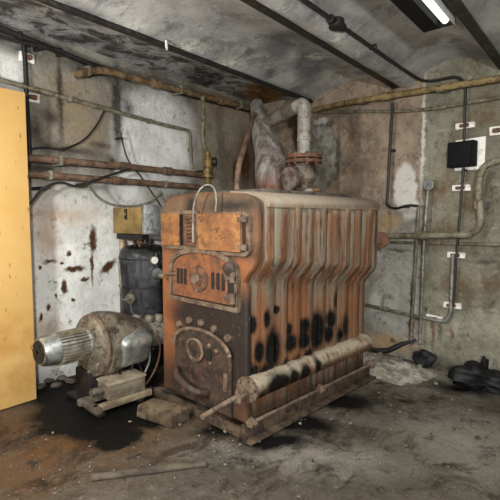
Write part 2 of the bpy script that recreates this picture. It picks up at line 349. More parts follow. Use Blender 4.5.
def mat_side(head=False):
    m = M('dusty_header' if head else 'rusty_cast_iron_side'); m.co = m.vmath('ADD', m.co, tuple(BL)); w = m.warp(.035, 24)
    n1 = m.noise(6, 8, .7, stretch=(1.6, 1.6, .13)); n2 = m.noise(11, 8, .75, stretch=(1.5, 1.5, .2))
    col = m.mix(m.rng(n1, .45, .53), S(124, 113, 96), S(120, 80, 52))
    col = m.mix(m.rng(n2, .54, .60), col, S(92, 56, 34)); col = m.mix(m.rng(m.noise(7, 8, .75, stretch=(2.4, 2.4, .12)), .56, .62), col, S(66, 56, 46))
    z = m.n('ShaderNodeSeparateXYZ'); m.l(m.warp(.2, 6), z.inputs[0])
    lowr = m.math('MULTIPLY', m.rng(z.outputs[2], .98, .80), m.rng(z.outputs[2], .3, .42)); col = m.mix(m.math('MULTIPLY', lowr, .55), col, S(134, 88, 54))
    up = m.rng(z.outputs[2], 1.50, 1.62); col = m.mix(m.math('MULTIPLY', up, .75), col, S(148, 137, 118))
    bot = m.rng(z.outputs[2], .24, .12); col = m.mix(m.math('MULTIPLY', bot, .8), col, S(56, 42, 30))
    nx_ = m.n('ShaderNodeNewGeometry'); sx = m.n('ShaderNodeSeparateXYZ'); m.l(nx_.outputs['Position'], sx.inputs[0])
    if head:
        nz = m.n('ShaderNodeSeparateXYZ'); m.l(nx_.outputs['Normal'], nz.inputs[0])
        col = m.mix(m.rng(m.noise(7, 6, .7), .4, .62), S(112, 82, 58), S(78, 56, 40)); col = m.mix(m.math('MULTIPLY', m.rng(nz.outputs[2], -.1, .45), m.rng(m.noise(9, 5, .7), .64, .48)), col, S(156, 144, 122))
    right = m.rng(sx.outputs[0], -2.2, -2.0)
    oil = m.math('MULTIPLY', m.blots(w, [bl_hdr(*o) for o in HOIL] if head else [bl_side(*o) for o in OIL]), right); col = m.mix(oil, col, S(12, 10, 9))
    col = m.grit(col, .35, 22, la=.12); m.bump(m.noise(30, 6, .75), .35, .008)
    return m.fin(col, m.mix(oil, (.72,)*3+(1,), (.42,)*3+(1,)), 0, .35)
def mat_front():
    m = M('rusty_cast_iron_front'); m.co = m.vmath('ADD', m.co, tuple(BL)); w = m.warp(.10, 10)
    col = m.mix(m.rng(m.noise(5, 7, .7, stretch=(1, 1, .6)), .38, .6), S(128, 88, 58), S(92, 64, 45))
    col = m.mix(m.rng(m.noise(9, 6, .75), .54, .66), col, S(88, 60, 40))
    top = m.blots(w, [bl_front(225, 203, 45, 10, .5), bl_front(180, 205, 20, 5, .6)]); col = m.mix(m.math('MULTIPLY', top, .7), col, S(104, 88, 70))
    hot = m.blots(w, [bl_front(240, 275, 12, 22, .6), bl_front(168, 300, 7, 60, .5)]); col = m.mix(m.math('MULTIPLY', hot, .7), col, S(152, 92, 52))
    soot = m.blots(w, [bl_front(208, 320, 40, 22, .3), bl_front(248, 352, 18, 64, .3), bl_front(215, 345, 30, 26, .4), bl_front(195, 390, 34, 22, .5), bl_front(222, 375, 24, 46, .5), bl_front(205, 249, 46, 7, .8), bl_front(232, 205, 26, 6, .8), bl_front(190, 206, 6, 9, .6)])
    col = m.mix(m.math('MULTIPLY', soot, .93), col, S(32, 27, 24))
    col = m.grit(col, .5, 20, la=.15); m.bump(m.noise(28, 6, .75), .4, .008); return m.fin(col, .68, 0, .35)
M_side, M_front, M_head = mat_side(), mat_front(), mat_side(True)
M_black = worn('matt_black', S(12, 12, 12), S(18, 17, 17), scale=10, rough=.8, spec=.2)
M_plate = worn('orange_rust_plate', S(158, 108, 60), S(126, 80, 44), S(92, 58, 36), scale=7, rough=.7, grime=S(82, 58, 38))
M_rust = worn('rust', S(116, 78, 52), S(78, 53, 37), S(56, 40, 30), scale=14, rough=.8)
M_rim = worn('dusty_worn_edge', S(122, 104, 84), S(88, 68, 52), S(60, 46, 36), scale=12, rough=.7)
M_dark = worn('black_soot', S(22, 19, 17), S(34, 28, 24), scale=12, rough=.6)
M_ash = worn('sooty_door_iron', S(66, 52, 42), S(36, 30, 26), S(96, 64, 42), scale=7, rough=.65)
M_dust = worn('dust_caked_iron', S(196, 184, 160), S(150, 120, 88), scale=10, rough=.85)
M_galv = worn('dusty_galvanised', S(150, 148, 136), S(112, 108, 96), S(92, 78, 58), scale=9, rough=.5, metal=.35)
M_alu = worn('cast_aluminium', S(186, 190, 184), S(140, 140, 130), scale=8, rough=.38, metal=.6, grime=S(92, 82, 66))
M_blower = worn('dusty_blower_casting', S(142, 132, 114), S(98, 88, 74), S(66, 57, 46), scale=6, rough=.5, metal=.3, grime=S(58, 48, 38))
def lagging():
    m = M('black_lagging'); n = m.noise(10, 7, .75, stretch=(2.2, 2.2, .5), dist=.8); col = m.mix(m.rng(n, .56, .66), S(10, 10, 10), S(26, 24, 22)); col = m.mix(m.rng(m.noise(24, 5, .8), .67, .71), col, S(120, 114, 104))
    m.bump(m.noise(9, 6, .7, stretch=(2.4, 2.4, .7), dist=1.0), .8, .025); return m.fin(col, .22, 0, .7)
M_blk = lagging()
M_white = worn('white_ceramic', S(236, 230, 218), S(206, 196, 180), scale=20, rough=.5, lo=.5)
M_pipe_w = worn('chipped_white_pipe', S(154, 151, 140), S(120, 116, 105), S(112, 84, 58), scale=8, rough=.55)
M_pipe_g = worn('grey_green_pipe', S(128, 122, 100), S(94, 86, 66), S(70, 52, 34), scale=10, rough=.6)
M_pipe_b = worn('brown_lagged_pipe', S(128, 104, 72), S(86, 66, 44), S(58, 42, 28), scale=9, rough=.75)
M_pipe_r = worn('red_brown_pipe', S(126, 100, 78), S(88, 66, 50), S(54, 44, 36), scale=8, rough=.6)
M_cable = worn('black_cable', S(24, 23, 22), S(40, 36, 32), scale=15, rough=.5)
M_mustard = worn('mustard_enamel', S(148, 120, 68), S(112, 90, 50), scale=6, rough=.55)
M_brass = worn('old_brass', S(150, 122, 62), S(72, 54, 30), S(40, 32, 24), scale=16, rough=.5, metal=.3)
M_wood = worn('grey_timber', S(96, 86, 71), S(62, 53, 42), scale=8, rough=.85, stretch=(1, 1, 1))
M_stone = worn('grey_rubble', S(140, 133, 118), S(92, 84, 70), scale=14, rough=.9)
M_foil = worn('crumpled_foil', S(196, 198, 196), S(140, 140, 138), scale=22, rough=.35, metal=.75, bump=.8)
M_bag = worn('black_plastic', S(11, 11, 11), S(20, 19, 18), scale=12, rough=.6, spec=.35)
def flue_mat():
    m = M('sooted_flue_sheet'); n = m.noise(9, 7, .7, stretch=(1.4, 1.4, .22), dist=.4); col = m.mix(m.rng(n, .36, .62), S(186, 178, 168), S(96, 84, 76))
    z = m.n('ShaderNodeSeparateXYZ'); m.l(m.warp(.25, 5), z.inputs[0]); col = m.mix(m.math('MULTIPLY', m.rng(z.outputs[2], .28, .08), .85), col, S(104, 60, 40)); m.bump(m.noise(20, 5, .7), .2, .01)
    return m.fin(col, .42, .3)
M_flue = flue_mat()
def yellow_mat():
    m = M('yellow_board'); w = m.warp(.12, 8)
    col = m.mix(m.rng(m.noise(1.5, 5, .6), .35, .65), S(210, 170, 104), S(198, 156, 88))
    st = m.blots(w, [(( -3.56, 1.35, .55), (1e3, .4, .16), (0, 0, 0), .6), ((-3.56, 1.2, .2), (1e3, .6, .14), (0, 0, 0), .5), ((-3.56, 1.2, 1.75), (1e3, .12, .05), (0, 0, 0), .7)])
    col = m.mix(m.math('MULTIPLY', st, m.rng(m.noise(5, 6, .7), .35, .6)), col, S(190, 142, 74))
    col = m.mix(m.rng(m.noise(26, 3, .5, stretch=(1, 1, .4)), .68, .72), col, S(150, 104, 48))
    m.bump(m.noise(40, 3, .6), .08, .004); return m.fin(col, .6)
M_yel = yellow_mat()

# ------------------------------------------------------------------ boiler
boiler = thing('boiler', 'large rusty cast iron sectional boiler standing in the middle of the cellar', 'boiler', BL)
def profile(zj, w=0.0, base=.06):
    R = [(-1.90, base), (-1.90, zj-.11), (-1.894, zj-.075), (-1.876, zj-.04), (-1.845, zj), (-1.814, zj+.04), (-1.796, zj+.075), (-1.79, zj+.11), (-1.79, 1.54), (-1.794, 1.585), (-1.81, 1.615), (-1.85, 1.64), (-1.95, 1.662), (-2.29, 1.685),
         (-2.60, 1.672), (-2.69, 1.655), (-2.755, 1.615), (-2.785, 1.55), (-2.79, 1.50), (-2.79, base)]
    return [(x+(w if x > -2.3 else -w), z) for x, z in R]
p = [(x-(.022 if x > -1.9 else 0), z) for x, z in profile(1.13)]; MB().prism(p, XZ, 2.24, 2.31, .016, (-2.34, .9)).build('front_section', M_front, boiler)
edges = [2.325, 2.62, 2.80, 2.99, 3.19, 3.40, 3.61, 3.83, 4.06]
for k in range(8):
    zj = 1.12-.02*k; pr = profile(zj, .004 if k % 2 else -.004)
    b = MB(); y0, y1 = edges[k], edges[k+1]-.024
    b.prism(pr, XZ, y0, y1, .007, (-2.34, .9))
    # low raised band along the side of every section
    m0, m1 = y0+(y1-y0)*.34, y0+(y1-y0)*(.80 if k % 2 else .92)
    b.prism([(x+(.013 if x > -2.3 else -.004), z+(.002 if z > 1.4 else 0)) for x, z in pr], XZ, m0, m1, .006, (-2.34, .9))
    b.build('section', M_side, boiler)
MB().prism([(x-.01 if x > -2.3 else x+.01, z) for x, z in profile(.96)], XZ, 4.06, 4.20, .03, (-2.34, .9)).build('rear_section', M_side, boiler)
lug = MB(); c = bY(381, 240, 4.20); lug.lathe([(.055, -.03), (.075, -.02), (.075, .012), (.05, .03)], c, (.5, -.85, .1), 20); lug.tube([c+Vector((-.08, .02, 0)), c], .03)
lug.build('rear_lug', M_rust, boiler)['label'] = 'round red-brown lug at the rear corner'
# header along the foot, with flange and bolts
hd = MB(); hx, hz = -1.887, .318; hax = Vector((0, 1, 0))
HP = lambda y: Vector((hx, y, hz))
hd.lathe([(.06, 0), (.083, .02), (.083, .09), (.079, .12), (.079, 1.80), (.085, 1.81), (.085, 1.86), (.05, 1.88)], (hx, 2.25, hz), hax, 28)
hdr = hd.build('header_pipe', M_head, boiler)
fg = MB(); fg.lathe([(.05, 0), (.09, .006), (.09, .024), (.05, .03)], (hx, 2.218, hz), hax, 24); flange = fg.build('flange', M_rim, hdr)
for k in range(6):
    a = k*PI/3+.3; MB().lathe([(.011, 0), (.011, .045)], (hx+.072*math.cos(a), 2.203, hz+.072*math.sin(a)), (0, 1, 0), 6).build('bolt', M_rim, hdr)
de = bX(202, 417, hx); de.z = max(de.z, .05)
dv = MB(); dv.tube([(hx, 2.23, hz), (hx, 2.16, hz-.015), de], .017, 12); dv.lathe([(.034, -.03), (.038, 0), (.034, .03)], (hx, 2.165, hz-.012), hax, 8); dv.lathe([(.03, -.02), (.03, .02)], Vector((hx, 2.12, hz-.04)), (0, .3, 1), 8)
dv.build('drain_pipe', M_rim, hdr)
tr = MB(); tr.tube([(-1.80, 2.18, .135), (-1.80, 4.10, .135)], .013)
rod = tr.build('tie_rod', M_rim, boiler)
for y in (2.17, 3.12, 4.09): MB().lathe([(.03, 0), (.036, .01), (.036, .045), (.026, .055)], (-1.80, y-.03, .135), (0, 1, 0), 6).build('nut', M_rim, rod)
br = MB(); br.span((-1.84, 2.12, 0), (-1.77, 4.14, .012), .003); br.span((-1.845, 2.12, 0), (-1.833, 4.14, .10), .003); br.span((-2.80, 2.14, 0), (-1.84, 2.20, .06), .01); br.span((-2.82, 2.14, 0), (-2.76, 4.14, .07), .01)
br.span((-1.92, 2.20, .0), (-1.83, 4.1, .07), .01); br.span((-2.82, 4.05, 0), (-1.84, 4.14, .07), .01)
br.build('base_rail', worn('oily_rail', S(92, 75, 58), S(48, 38, 31), S(30, 25, 22), scale=9), boiler)
MB().prism([(-1.774, 1.565), (-1.776, 1.60), (-1.80, 1.632), (-1.85, 1.657), (-1.95, 1.678), (-2.12, 1.688), (-2.12, 1.60), (-1.90, 1.56)], XZ, 2.328, 4.17, .012).build('top_edge', M_side, boiler)
# top cover
tp = MB(); tp.span((-2.62, 2.62, 1.672), (-2.02, 4.06, 1.712), .006); tp.build('cover_plate', worn('dusty_sheet', S(96, 88, 78), S(62, 52, 44), scale=8), boiler)
# --- doors on the front
def rrect(x0, x1, z0, z1, r, n=5):
    out = []
    for cx, cz, a0 in ((x1-r, z0+r, -PI/2), (x1-r, z1-r, 0), (x0+r, z1-r, PI/2), (x0+r, z0+r, PI)):
        out += [(cx+r*math.cos(a0+PI/2*i/n), cz+r*math.sin(a0+PI/2*i/n)) for i in range(n+1)]
    return out
def ring(mb, poly, w, y0, y1, ctr=None):
    """raised rim: closed band of width w following poly on the XZ plane"""
    n = len(poly); cx = sum(q[0] for q in poly)/n; cz = sum(q[1] for q in poly)/n
    inn = []
    for i in range(n):
        a, b, c = poly[i-1], poly[i], poly[(i+1) % n]; t = Vector((c[0]-a[0], c[1]-a[1])); t = t.normalized() if t.length else Vector((1, 0)); nn = Vector((-t.y, t.x))
        if nn.dot(Vector((cx-b[0], cz-b[1]))) < 0: nn = -nn
        inn.append((b[0]+nn.x*w, b[1]+nn.y*w))
    L = [[mb.bm.verts.new((q[0], y, q[1])) for q in pl] for pl, y in ((poly, y0), (poly, y1), (inn, y1), (inn, y0))]
    for a, b in zip(L, L[1:]+L[:1]):
        for j in range(n): mb.bm.faces.new((a[j], a[(j+1) % n], b[(j+1) % n], b[j]))
def archpoly(cx, hw, z0, zs, za, n=14, r=.02):
    out = [(cx-hw, z0), (cx+hw, z0), (cx+hw, zs)]
    out += [(cx+hw*math.cos(PI*i/n), zs+(za-zs)*math.sin(PI*i/n)**.8) for i in range(1, n)]
    return out+[(cx-hw, zs)]
Y = 2.245
# upper right cleaning door
f = MB(); ring(f, rrect(-2.25, -1.845, 1.235, 1.535, .06), .03, Y, 2.205); f.build('door_frame', M_rim, boiler)
cd = MB(); cd.prism(rrect(-2.305, -1.905, 1.262, 1.525, .012), XZ, 2.20, 2.172, .005).build('cleaning_door', M_plate, boiler)
cdo = boiler.children[-1]; cdo['label'] = 'orange rusty plate door at the upper right of the front'
hg = MB(); hg.tube([(-1.895, 2.178, 1.27), (-1.895, 2.178, 1.515)], .008); hg.build('hinge_pin', M_rust, cdo)
for z in (1.30, 1.485):
    h = MB(); h.box((-1.895, 2.175, z), (.05, .03, .03), bev=.005); h.lathe([(.018, -.02), (.018, .02)], (-1.87, 2.18, z), (0, 0, 1), 10); h.build('hinge', M_rim, cdo)
# upper left cleaning door
f = MB(); ring(f, rrect(-2.765, -2.33, 1.25, 1.55, .03), .028, Y, 2.21); f.build('door_frame', M_rim, boiler)
MB().prism(rrect(-2.735, -2.36, 1.28, 1.525, .01), XZ, 2.238, 2.232).build('door_opening', M_dark, boiler)
cl = MB().prism(rrect(-2.742, -2.535, 1.275, 1.53, .01), XZ, 2.222, 2.196, .005).build('cleaning_door', M_plate, boiler); cl['label'] = 'narrow rusty plate beside the dark gap at the upper left'
cw = MB(); pts = []
for k in range(60): a = k/60*2*PI*7; pts.append((-2.40+.03*math.cos(a), 2.195+.022*math.sin(a), 1.30+.20*k/60))
cw.tube(pts, .008, 6); cw.build('coil_latch', M_rust, boiler)
MB().box((-2.415, 2.208, 1.40), (.13, .03, .24), bev=.01).build('latch_block', M_rust, boiler)
# wire loop over the top
wl = MB(); wl.tube([bY(193, 242, 2.15), bY(193, 222, 2.14), bY(194, 205, 2.12), bY(199, 191, 2.12), bY(206, 185, 2.14), bY(213, 187, 2.16), bY(216, 196, 2.165), bY(215.5, 212, 2.17)], .007, 8, 5); wl.build('wire_loop', M_galv, boiler)
# fire door
CX = -2.30
f = MB(); ring(f, archpoly(CX, .352, .845, 1.10, 1.272), .035, Y, 2.195); f.build('door_frame', M_rim, boiler)
fd = MB(); fd.prism(archpoly(CX, .31, .885, 1.085, 1.235), XZ, 2.24, 2.19, .012)
fdo = fd.build('fire_door', worn('fire_door_rust', S(138, 84, 50), S(104, 64, 42), S(74, 52, 38), scale=7), boiler); fdo['label'] = 'arched fire door with black draught slots and a round knob'
for zc, xs in ((1.045, (-2.535, -2.495, -2.455)), (1.045, (-2.165, -2.115, -2.065))):
    for x in xs: MB().prism(rrect(x-.014, x+.014, zc-.062, zc+.062, .012), XZ, 2.1925, 2.184).build('slot', M_dark, fdo)
k = MB(); k.lathe([(.10, 0), (.10, .012), (.085, .02), (.05, .02), (.05, .03)], (-2.31, 2.192, 1.045), (0, -1, 0), 24); k.build('draught_disc', M_rust, fdo)
MB().lathe([(.034, 0), (.04, .012), (.034, .03), (.015, .04)], (-2.31, 2.165, 1.045), (0, -1, 0), 16).build('knob', M_rim, fdo)
for x, z in ((-2.31, 1.125), (-2.31, .96)): MB().lathe([(.014, 0), (.014, .015), (.008, .02)], (x, 2.178, z), (0, -1, 0), 8).build('stud', M_rim, fdo)
lv = MB(); lv.bend([(-2.54, 2.18, 1.06), (-2.60, 2.165, 1.055), (-2.66, 2.14, 1.04)], [.010]*13, .05); lv.rock((-2.68, 2.135, 1.032), (.035, .022, .022), 2, .1); lv.build('handle', M_rim, fdo)
for z in (.945, 1.09):
    h = MB(); h.box((-2.005, 2.185, z), (.09, .03, .045), bev=.008); h.lathe([(.022, -.035), (.022, .035)], (-1.975, 2.18, z), (0, 0, 1), 12); h.build('hinge', M_rim, fdo)
MB().box((-2.0, 2.192, 1.02), (.05, .012, .10), bev=.003).build('slot', M_dark, fdo)
MB().rock((-2.0, 2.17, 1.15), (.05, .03, .05), 2, .2, 4).build('soot_crust', M_ash, fdo)
# studs over the ash door
for px, py in ((179, 324), (189, 320.5), (201, 323), (214, 329), (227.5, 338.5)):
    q = bY(px, py, 2.23); MB().lathe([(.03, 0), (.032, .012), (.022, .03), (.006, .036)], (q.x, 2.243, q.z), (0, -1, 0), 14).build('stud', M_rim, boiler)
# ash door
AX = -2.312
f = MB()
pts = [(AX+.30*math.cos(PI*i/18), 2.20, .48+.175*math.sin(PI*i/18)**.85) for i in range(19)]
f.tube(pts[1:], .016, 10); f.build('arch_rim', M_rim, boiler)
ad = MB(); ad.prism(archpoly(AX, .295, .075, .47, .650), XZ, 2.242, 2.202, .012); ado = ad.build('ash_door', M_ash, boiler); ado['label'] = 'sooty arched ash door with a round peephole'
pe = MB(); pe.lathe([(.085, 0), (.092, .01), (.092, .03), (.074, .034), (.072, .014), (.004, .012)], (-2.35, 2.204, .50), (0, -1, 0), 26); pe.build('peephole', M_rim, ado); MB().lathe([(.072, 0), (.072, .004)], (-2.35, 2.19, .50), (0, -1, 0), 24).build('peephole_glass', M_ash, ado)
MB().box((-2.21, 2.192, .49), (.045, .02, .09), bev=.01).build('latch', M_dark, ado)
for x, z in ((-2.21, .56), (-2.14, .535), (-2.20, .43)): MB().lathe([(.016, 0), (.016, .014), (.008, .02)], (x, 2.202, z), (0, -1, 0), 10).build('stud', M_rim, ado)
MB().box((-2.05, 2.19, .33), (.035, .025, .13), bev=.01).build('hinge', M_rim, ado)
lp = MB(); lp.tube([(-2.56, 2.19, .30), (-2.48, 2.10, .29), (-2.36, 2.07, .255), (-2.26, 2.09, .22), (-2.24, 2.19, .20)], .03, 10, 4); lp.build('ash_lip', M_ash, ado)

boiler.location = b_out(BL); boiler.rotation_euler = (0, 0, B_ROT); boiler.scale = B_S
# ------------------------------------------------------------------ valve, riser and flue on top of the boiler
vb = Vector((-2.30, 3.56, 1.712))
valve = thing('steam_valve', 'rusty flanged valve body with white riser pipe on top of the boiler', 'valve', vb)
v = MB(); v.lathe([(.12, 0), (.12, .03), (.075, .045), (.085, .09), (.12, .15), (.10, .22), (.08, .28), (.08, .33)], vb, (0, 0, 1), 24); v.lathe([(.08, 0), (.085, .16), (.11, .17), (.11, .20), (.06, .21)], vb+Vector((0, 0, .15)), (-.2, -1, -.05), 20)
v.build('valve_body', worn('valve_iron', S(118, 108, 94), S(78, 58, 44), S(50, 38, 30), scale=9), valve)
for z in (.29, .335): MB().lathe([(.09, 0), (.175, .004), (.178, .02), (.172, .036), (.09, .04)], vb+Vector((0, 0, z)), (0, 0, 1), 28).build('flange', M_rust, valve)
for k in range(8):
    a = k*PI/4; MB().lathe([(.016, 0), (.016, .115)], vb+Vector((.14*math.cos(a), .14*math.sin(a), .275)), (0, 0, 1), 6).build('bolt', M_rust, valve)
e0 = vb+Vector((0, 0, .37)); top = Vector((-2.30, 3.56, 2.575)); e2 = onX(261, 126, -3.0)
r = MB(); r.bend([e0, top, top+(e2-top).normalized()*.16], .062, .15, 20, 8); rp = r.build('riser_pipe', M_pipe_w, valve); rp['label'] = 'chipped white riser pipe with an elbow'
for z in (2.22, 2.42): MB().lathe([(.062, 0), (.068, .004), (.068, .014), (.062, .018)], (-2.30, 3.56, z), (0, 0, 1), 20).build('joint', M_pipe_w, rp)
bp = MB(); bp.tube([top+(e2-top).normalized()*.12, e2], .068, 18); bp.build('branch_pipe', worn('dark_lagging', S(110, 104, 92), S(72, 64, 54), scale=8), valve)
fp = [onX(276, 190, -2.62), onX(275, 178, -2.66), onX(271, 160, -2.76), onX(266, 143, -2.86), onX(261, 126, -3.0), onX(258, 112, -3.12), onX(256, 105, -3.2)]
fp[0].z = 1.70
flue = thing('flue', 'grey sheet metal flue narrowing upward behind the boiler to the ceiling', 'flue', fp[0])
q = MB(); q.tube(fp, [.21, .20, .17, .14, .105, .085, .08], 22, 5); q.jitter(.02, 4); q.build('flue_cone', M_flue, flue)
q = MB(); q.lathe([(.215, 0), (.225, .01), (.225, .05), (.20, .06)], fp[0]+Vector((0, 0, .005)), (0, 0, 1), 24); q.build('flue_collar', M_rust, flue)
rr = MB(); a = onX(236.5, 187, -2.42); a.z = 1.69; rr.bend([a, onX(238, 168, -2.42), onX(254.5, 114, -3.02)], .024, .08); tag(rr.build('rusty_pipe', M_pipe_r), 'thin red-brown bent pipe rising from the boiler top to the left of the grey flue', 'pipe')
# small pieces lying on the top cover
for i, (px, py, s) in enumerate(((300, 194, .03), (309, 192, .04), (318, 192, .045), (313, 196, .03), (288, 187, .028), (296, 186, .022), (325, 197, .025))):
    c = onZ(px, py, 1.72); c.x = max(min(c.x, -2.05), -2.55); c.y = min(max(c.y, 2.7), 4.0); 
    o = MB().rock((c.x, c.y, 1.712+s*.5), (s*1.2, s, s*.62), 2, .3, i).build('plaster_lump', M_stone if i % 2 else M_rust)
    tag(o, 'small flake of debris lying on the boiler top near the valve', 'debris', 'debris on the boiler top')
# brass gauge cock left of the valve
VX = -3.70
vb_, vt = onX(208, 186, VX), onX(208, 153, VX); vh = vt.z-vb_.z
cock = thing('brass_valve', 'small dark brass valve on the red-brown pipes behind the boiler front', 'valve', vb_)
MB().lathe([(.035, 0), (.035, .06), (.028, .07), (.028, .09), (.058, .10), (.058, vh-.05), (.036, vh-.04), (.036, vh)], vb_, (0, 0, 1), 16).build('valve_body', M_brass, cock)
MB().lathe([(.04, 0), (.05, .02), (.05, .06), (.03, .07)], vt+Vector((.03, .02, -.10)), (.75, .65, 0), 14).build('valve_cap', M_dark, cock)
MB().span((LW+.002, vb_.y-.02, vb_.z+.15), (VX-.03, vb_.y+.02, vb_.z+.19), .004).build('bracket', M_dark, cock)
vp = MB(); vp.bend([vt-Vector((0, 0, .01)), onX(203, 143, VX), onX(203, 97, VX)], .026, .08); tag(vp.build('thin_pipe', M_pipe_g), 'thin upright grey-green pipe above the brass valve', 'pipe')

# ------------------------------------------------------------------ burner at the left
bx, bz = -3.25, .485
burner = thing('oil_burner', 'dusty oil burner with finned motor and round blower housing left of the boiler', 'burner', (bx, 1.9, 0))
ax = Vector((0, 1, -.035)).normalized(); P0 = Vector((bx, 1.44, bz+.01))
mo = MB(); mo.lathe([(.06, 0), (.10, .006), (.112, .03), (.116, .06), (.12, .12), (.12, .125), (.110, .13), (.110, .36), (.125, .37), (.125, .39)], P0, ax, 32)
motor = mo.build('motor', M_alu, burner)
fi = MB()
for k in range(30):
    a = 2*PI*k/30; d = Vector((math.cos(a), 0, math.sin(a))); fi.box(P0+ax*.245+d*.119, (.006, .22, .02), Matrix.Rotation(-a+PI/2, 3, 'Y'))
fi.build('cooling_fins', worn('dirty_fins', S(150, 140, 116), S(104, 94, 76), scale=10, rough=.5, metal=.3), motor)
cg = MB(); cg.lathe([(.088, -.004), (.088, .01)], P0, ax, 24)
for k in range(6): cg.box(P0+ax*-.003, (.012, .012, .165), Matrix.Rotation(k*PI/6, 3, 'Y'))
cg.build('fan_grille', M_dark, motor)
H0 = P0+ax*.39
ho = MB(); ho.lathe([(.13, -.02), (.19, 0), (.235, .02), (.25, .035), (.25, .06), (.235, .065), (.235, .08), (.27, .085), (.272, .11), (.268, .16), (.255, .24), (.235, .31), (.205, .38), (.18, .45), (.155, .52), (.145, .56)], H0+Vector((0, 0, -.03)), ax, 40)
hs = ho.build('blower_housing', M_blower, burner)
ri = MB(); ri.lathe([(.21, -.006), (.25, -.004), (.258, .012), (.258, .022), (.21, .02)], H0+Vector((0, 0, -.03))+ax*.03, ax, 40); ri.build('rim', M_rim, hs)
for k in range(8):
    a = 2*PI*k/8+.2; MB().lathe([(.012, 0), (.012, .02)], H0+Vector((0, 0, -.03))+ax*-.0+Vector((math.cos(a), 0, math.sin(a)))*.205, -ax, 6).build('bolt', M_galv, hs)
sp = MB(); sp.box(H0+ax*.30+Vector((.175, 0, -.06)), (.20, .32, .28), Matrix.Rotation(.45, 3, 'Y'), .07, 4); sp.build('side_cover', M_alu, hs)
bt_ = MB(); bt_.lathe([(.135, 0), (.135, .72)], H0+ax*.52+Vector((0, 0, -.02)), ax, 30); tube = bt_.build('blast_tube', worn('sooty_tube', S(166, 160, 146), S(120, 112, 98), S(72, 56, 40), scale=6, rough=.45, metal=.35), burner)
tb = MB(); tb.lathe([(.137, 0), (.143, .005), (.143, .03), (.137, .035)], H0+ax*.78+Vector((0, 0, -.02)), ax, 30); tb.build('clamp_band', M_rust, tube)
pd = MB(); pd.box((bx-.06, 1.98, .13), (.22, .34, .25), bev=.02); pd.box((bx-.10, 1.99, .012), (.28, .46, .024), bev=.006); pd.build('pedestal', M_dark, burner)
pf = MB()
for i, (dx, dy) in enumerate(((.05, .58), (-.03, .50), (.08, .66))): pf.lathe([(.03, 0), (.045, .02), (.045, .06), (.03, .075)], H0+ax*dy+Vector((dx, 0, .08)), (0, .2, 1), 10)
pf.build('adjuster_knobs', M_blower, burner)
for i, pts in enumerate(([(138, 348), (133, 365), (126, 376), (118, 372)], [(150, 345), (149, 362), (141, 378), (128, 383)], [(157, 330), (160, 350), (154, 372), (140, 392)], [(128, 352), (140, 366), (146, 388), (152, 400)])):
    P = [onX(x, y, -3.08+.015*k) for k, (x, y) in enumerate(pts)]
    for z in P: z.z = max(z.z, .02)
    tag(MB().tube(P, .009, 8, 5).build('burner_cable', (M_cable, M_galv, M_rust, M_cable)[i]), ('black cable hanging below the blast tube nearest the blower', 'grey cable sagging below the blast tube', 'rust-brown hose dropping from the blast tube by the boiler corner', 'black cable trailing to the floor between burner and boiler')[i], 'cable', 'burner cables')
# box on a timber tray below the burner
tray = thing('timber_tray', 'short timber rails on the oily floor carrying the grey metal box', 'tray', (-3.05, 1.95, 0))
t = MB(); rz = Matrix.Rotation(-.08, 3, 'Z')
MB().box((-2.920, 1.94, .055), (.05, .50, .05), rz, .008).build('rail', worn('dusty_rail', S(150, 134, 106), S(100, 86, 66), scale=9), tray)
MB().box((-3.120, 1.93, .055), (.05, .50, .05), rz, .008).build('rail', M_wood, tray)
MB().box((-3.010, 1.715, .055), (.26, .05, .05), rz, .008).build('rail', M_wood, tray)
MB().box((-3.010, 2.1, .015), (.24, .06, .03), rz, .005).build('foot', M_dark, tray); MB().box((-3.010, 1.74, .015), (.24, .06, .03), rz, .005).build('foot', M_dark, tray)
mb = thing('metal_box', 'small grey metal box with a lid sitting on timber rails below the blower', 'box', (-3.05, 1.98, .08))
MB().box((-3.005, 1.985, .14), (.19, .32, .12), rz, .012).build('box_body', worn('grey_box', S(128, 118, 98), S(92, 80, 64), scale=8), mb)
MB().box((-3.005, 1.985, .208), (.205, .335, .022), rz, .008).build('lid', worn('box_lid', S(150, 138, 116), S(112, 98, 78), scale=8), mb)
MB().lathe([(.035, 0), (.035, .09), (.028, .10)], (-3.03, 1.83, .145), (0, -1, 0), 14).build('cable_gland', M_blower, mb)

# ------------------------------------------------------------------ black lagged tank, gauge, fittings, control box
TX, TY = -3.645, 2.70
tank = thing('black_tank', 'glossy black upright tank beside the whitewashed wall behind the burner', 'tank', (TX, TY, 0))
MB().lathe([(.20, 0), (.24, .03), (.245, .06), (.245, 1.12), (.235, 1.17), (.19, 1.21), (.08, 1.23)], (TX, TY, 0), (0, 0, 1), 36).build('tank_shell', M_blk, tank)
for z in (.5, .8, 1.08): MB().lathe([(.243, 0), (.25, .004), (.25, .02), (.243, .024)], (TX, TY, z), (0, 0, 1), 36).build('band', M_dark, tank)
def radial(px, py, R=.25):
    # where the line of sight meets the tank's shell
    r = ray(px, py); a = r.x**2+r.y**2; dx, dy = -TX, -TY; bq = 2*(r.x*dx+r.y*dy); cq = dx*dx+dy*dy-R*R; disc = max(bq*bq-4*a*cq, 0); t = (-bq-math.sqrt(disc))/(2*a)
    P = O+r*t; n = Vector((P.x-TX, P.y-TY, 0)).normalized(); return P, n
P, n = radial(153.5, 260); gq = MB(); gq.lathe([(.04, -.02), (.042, 0), (.042, .025), (.036, .028)], P, n, 22); gd = gq.build('gauge', M_rim, tank)
MB().lathe([(.034, .026), (.034, .031)], P, n, 22).build('dial', worn('dial_white', S(236, 234, 226), S(216, 212, 200), scale=20), gd)
P, n = radial(157, 273); MB().lathe([(.045, -.02), (.05, 0), (.045, .03), (.02, .036)], P, n, 18).build('knob', M_alu, tank)
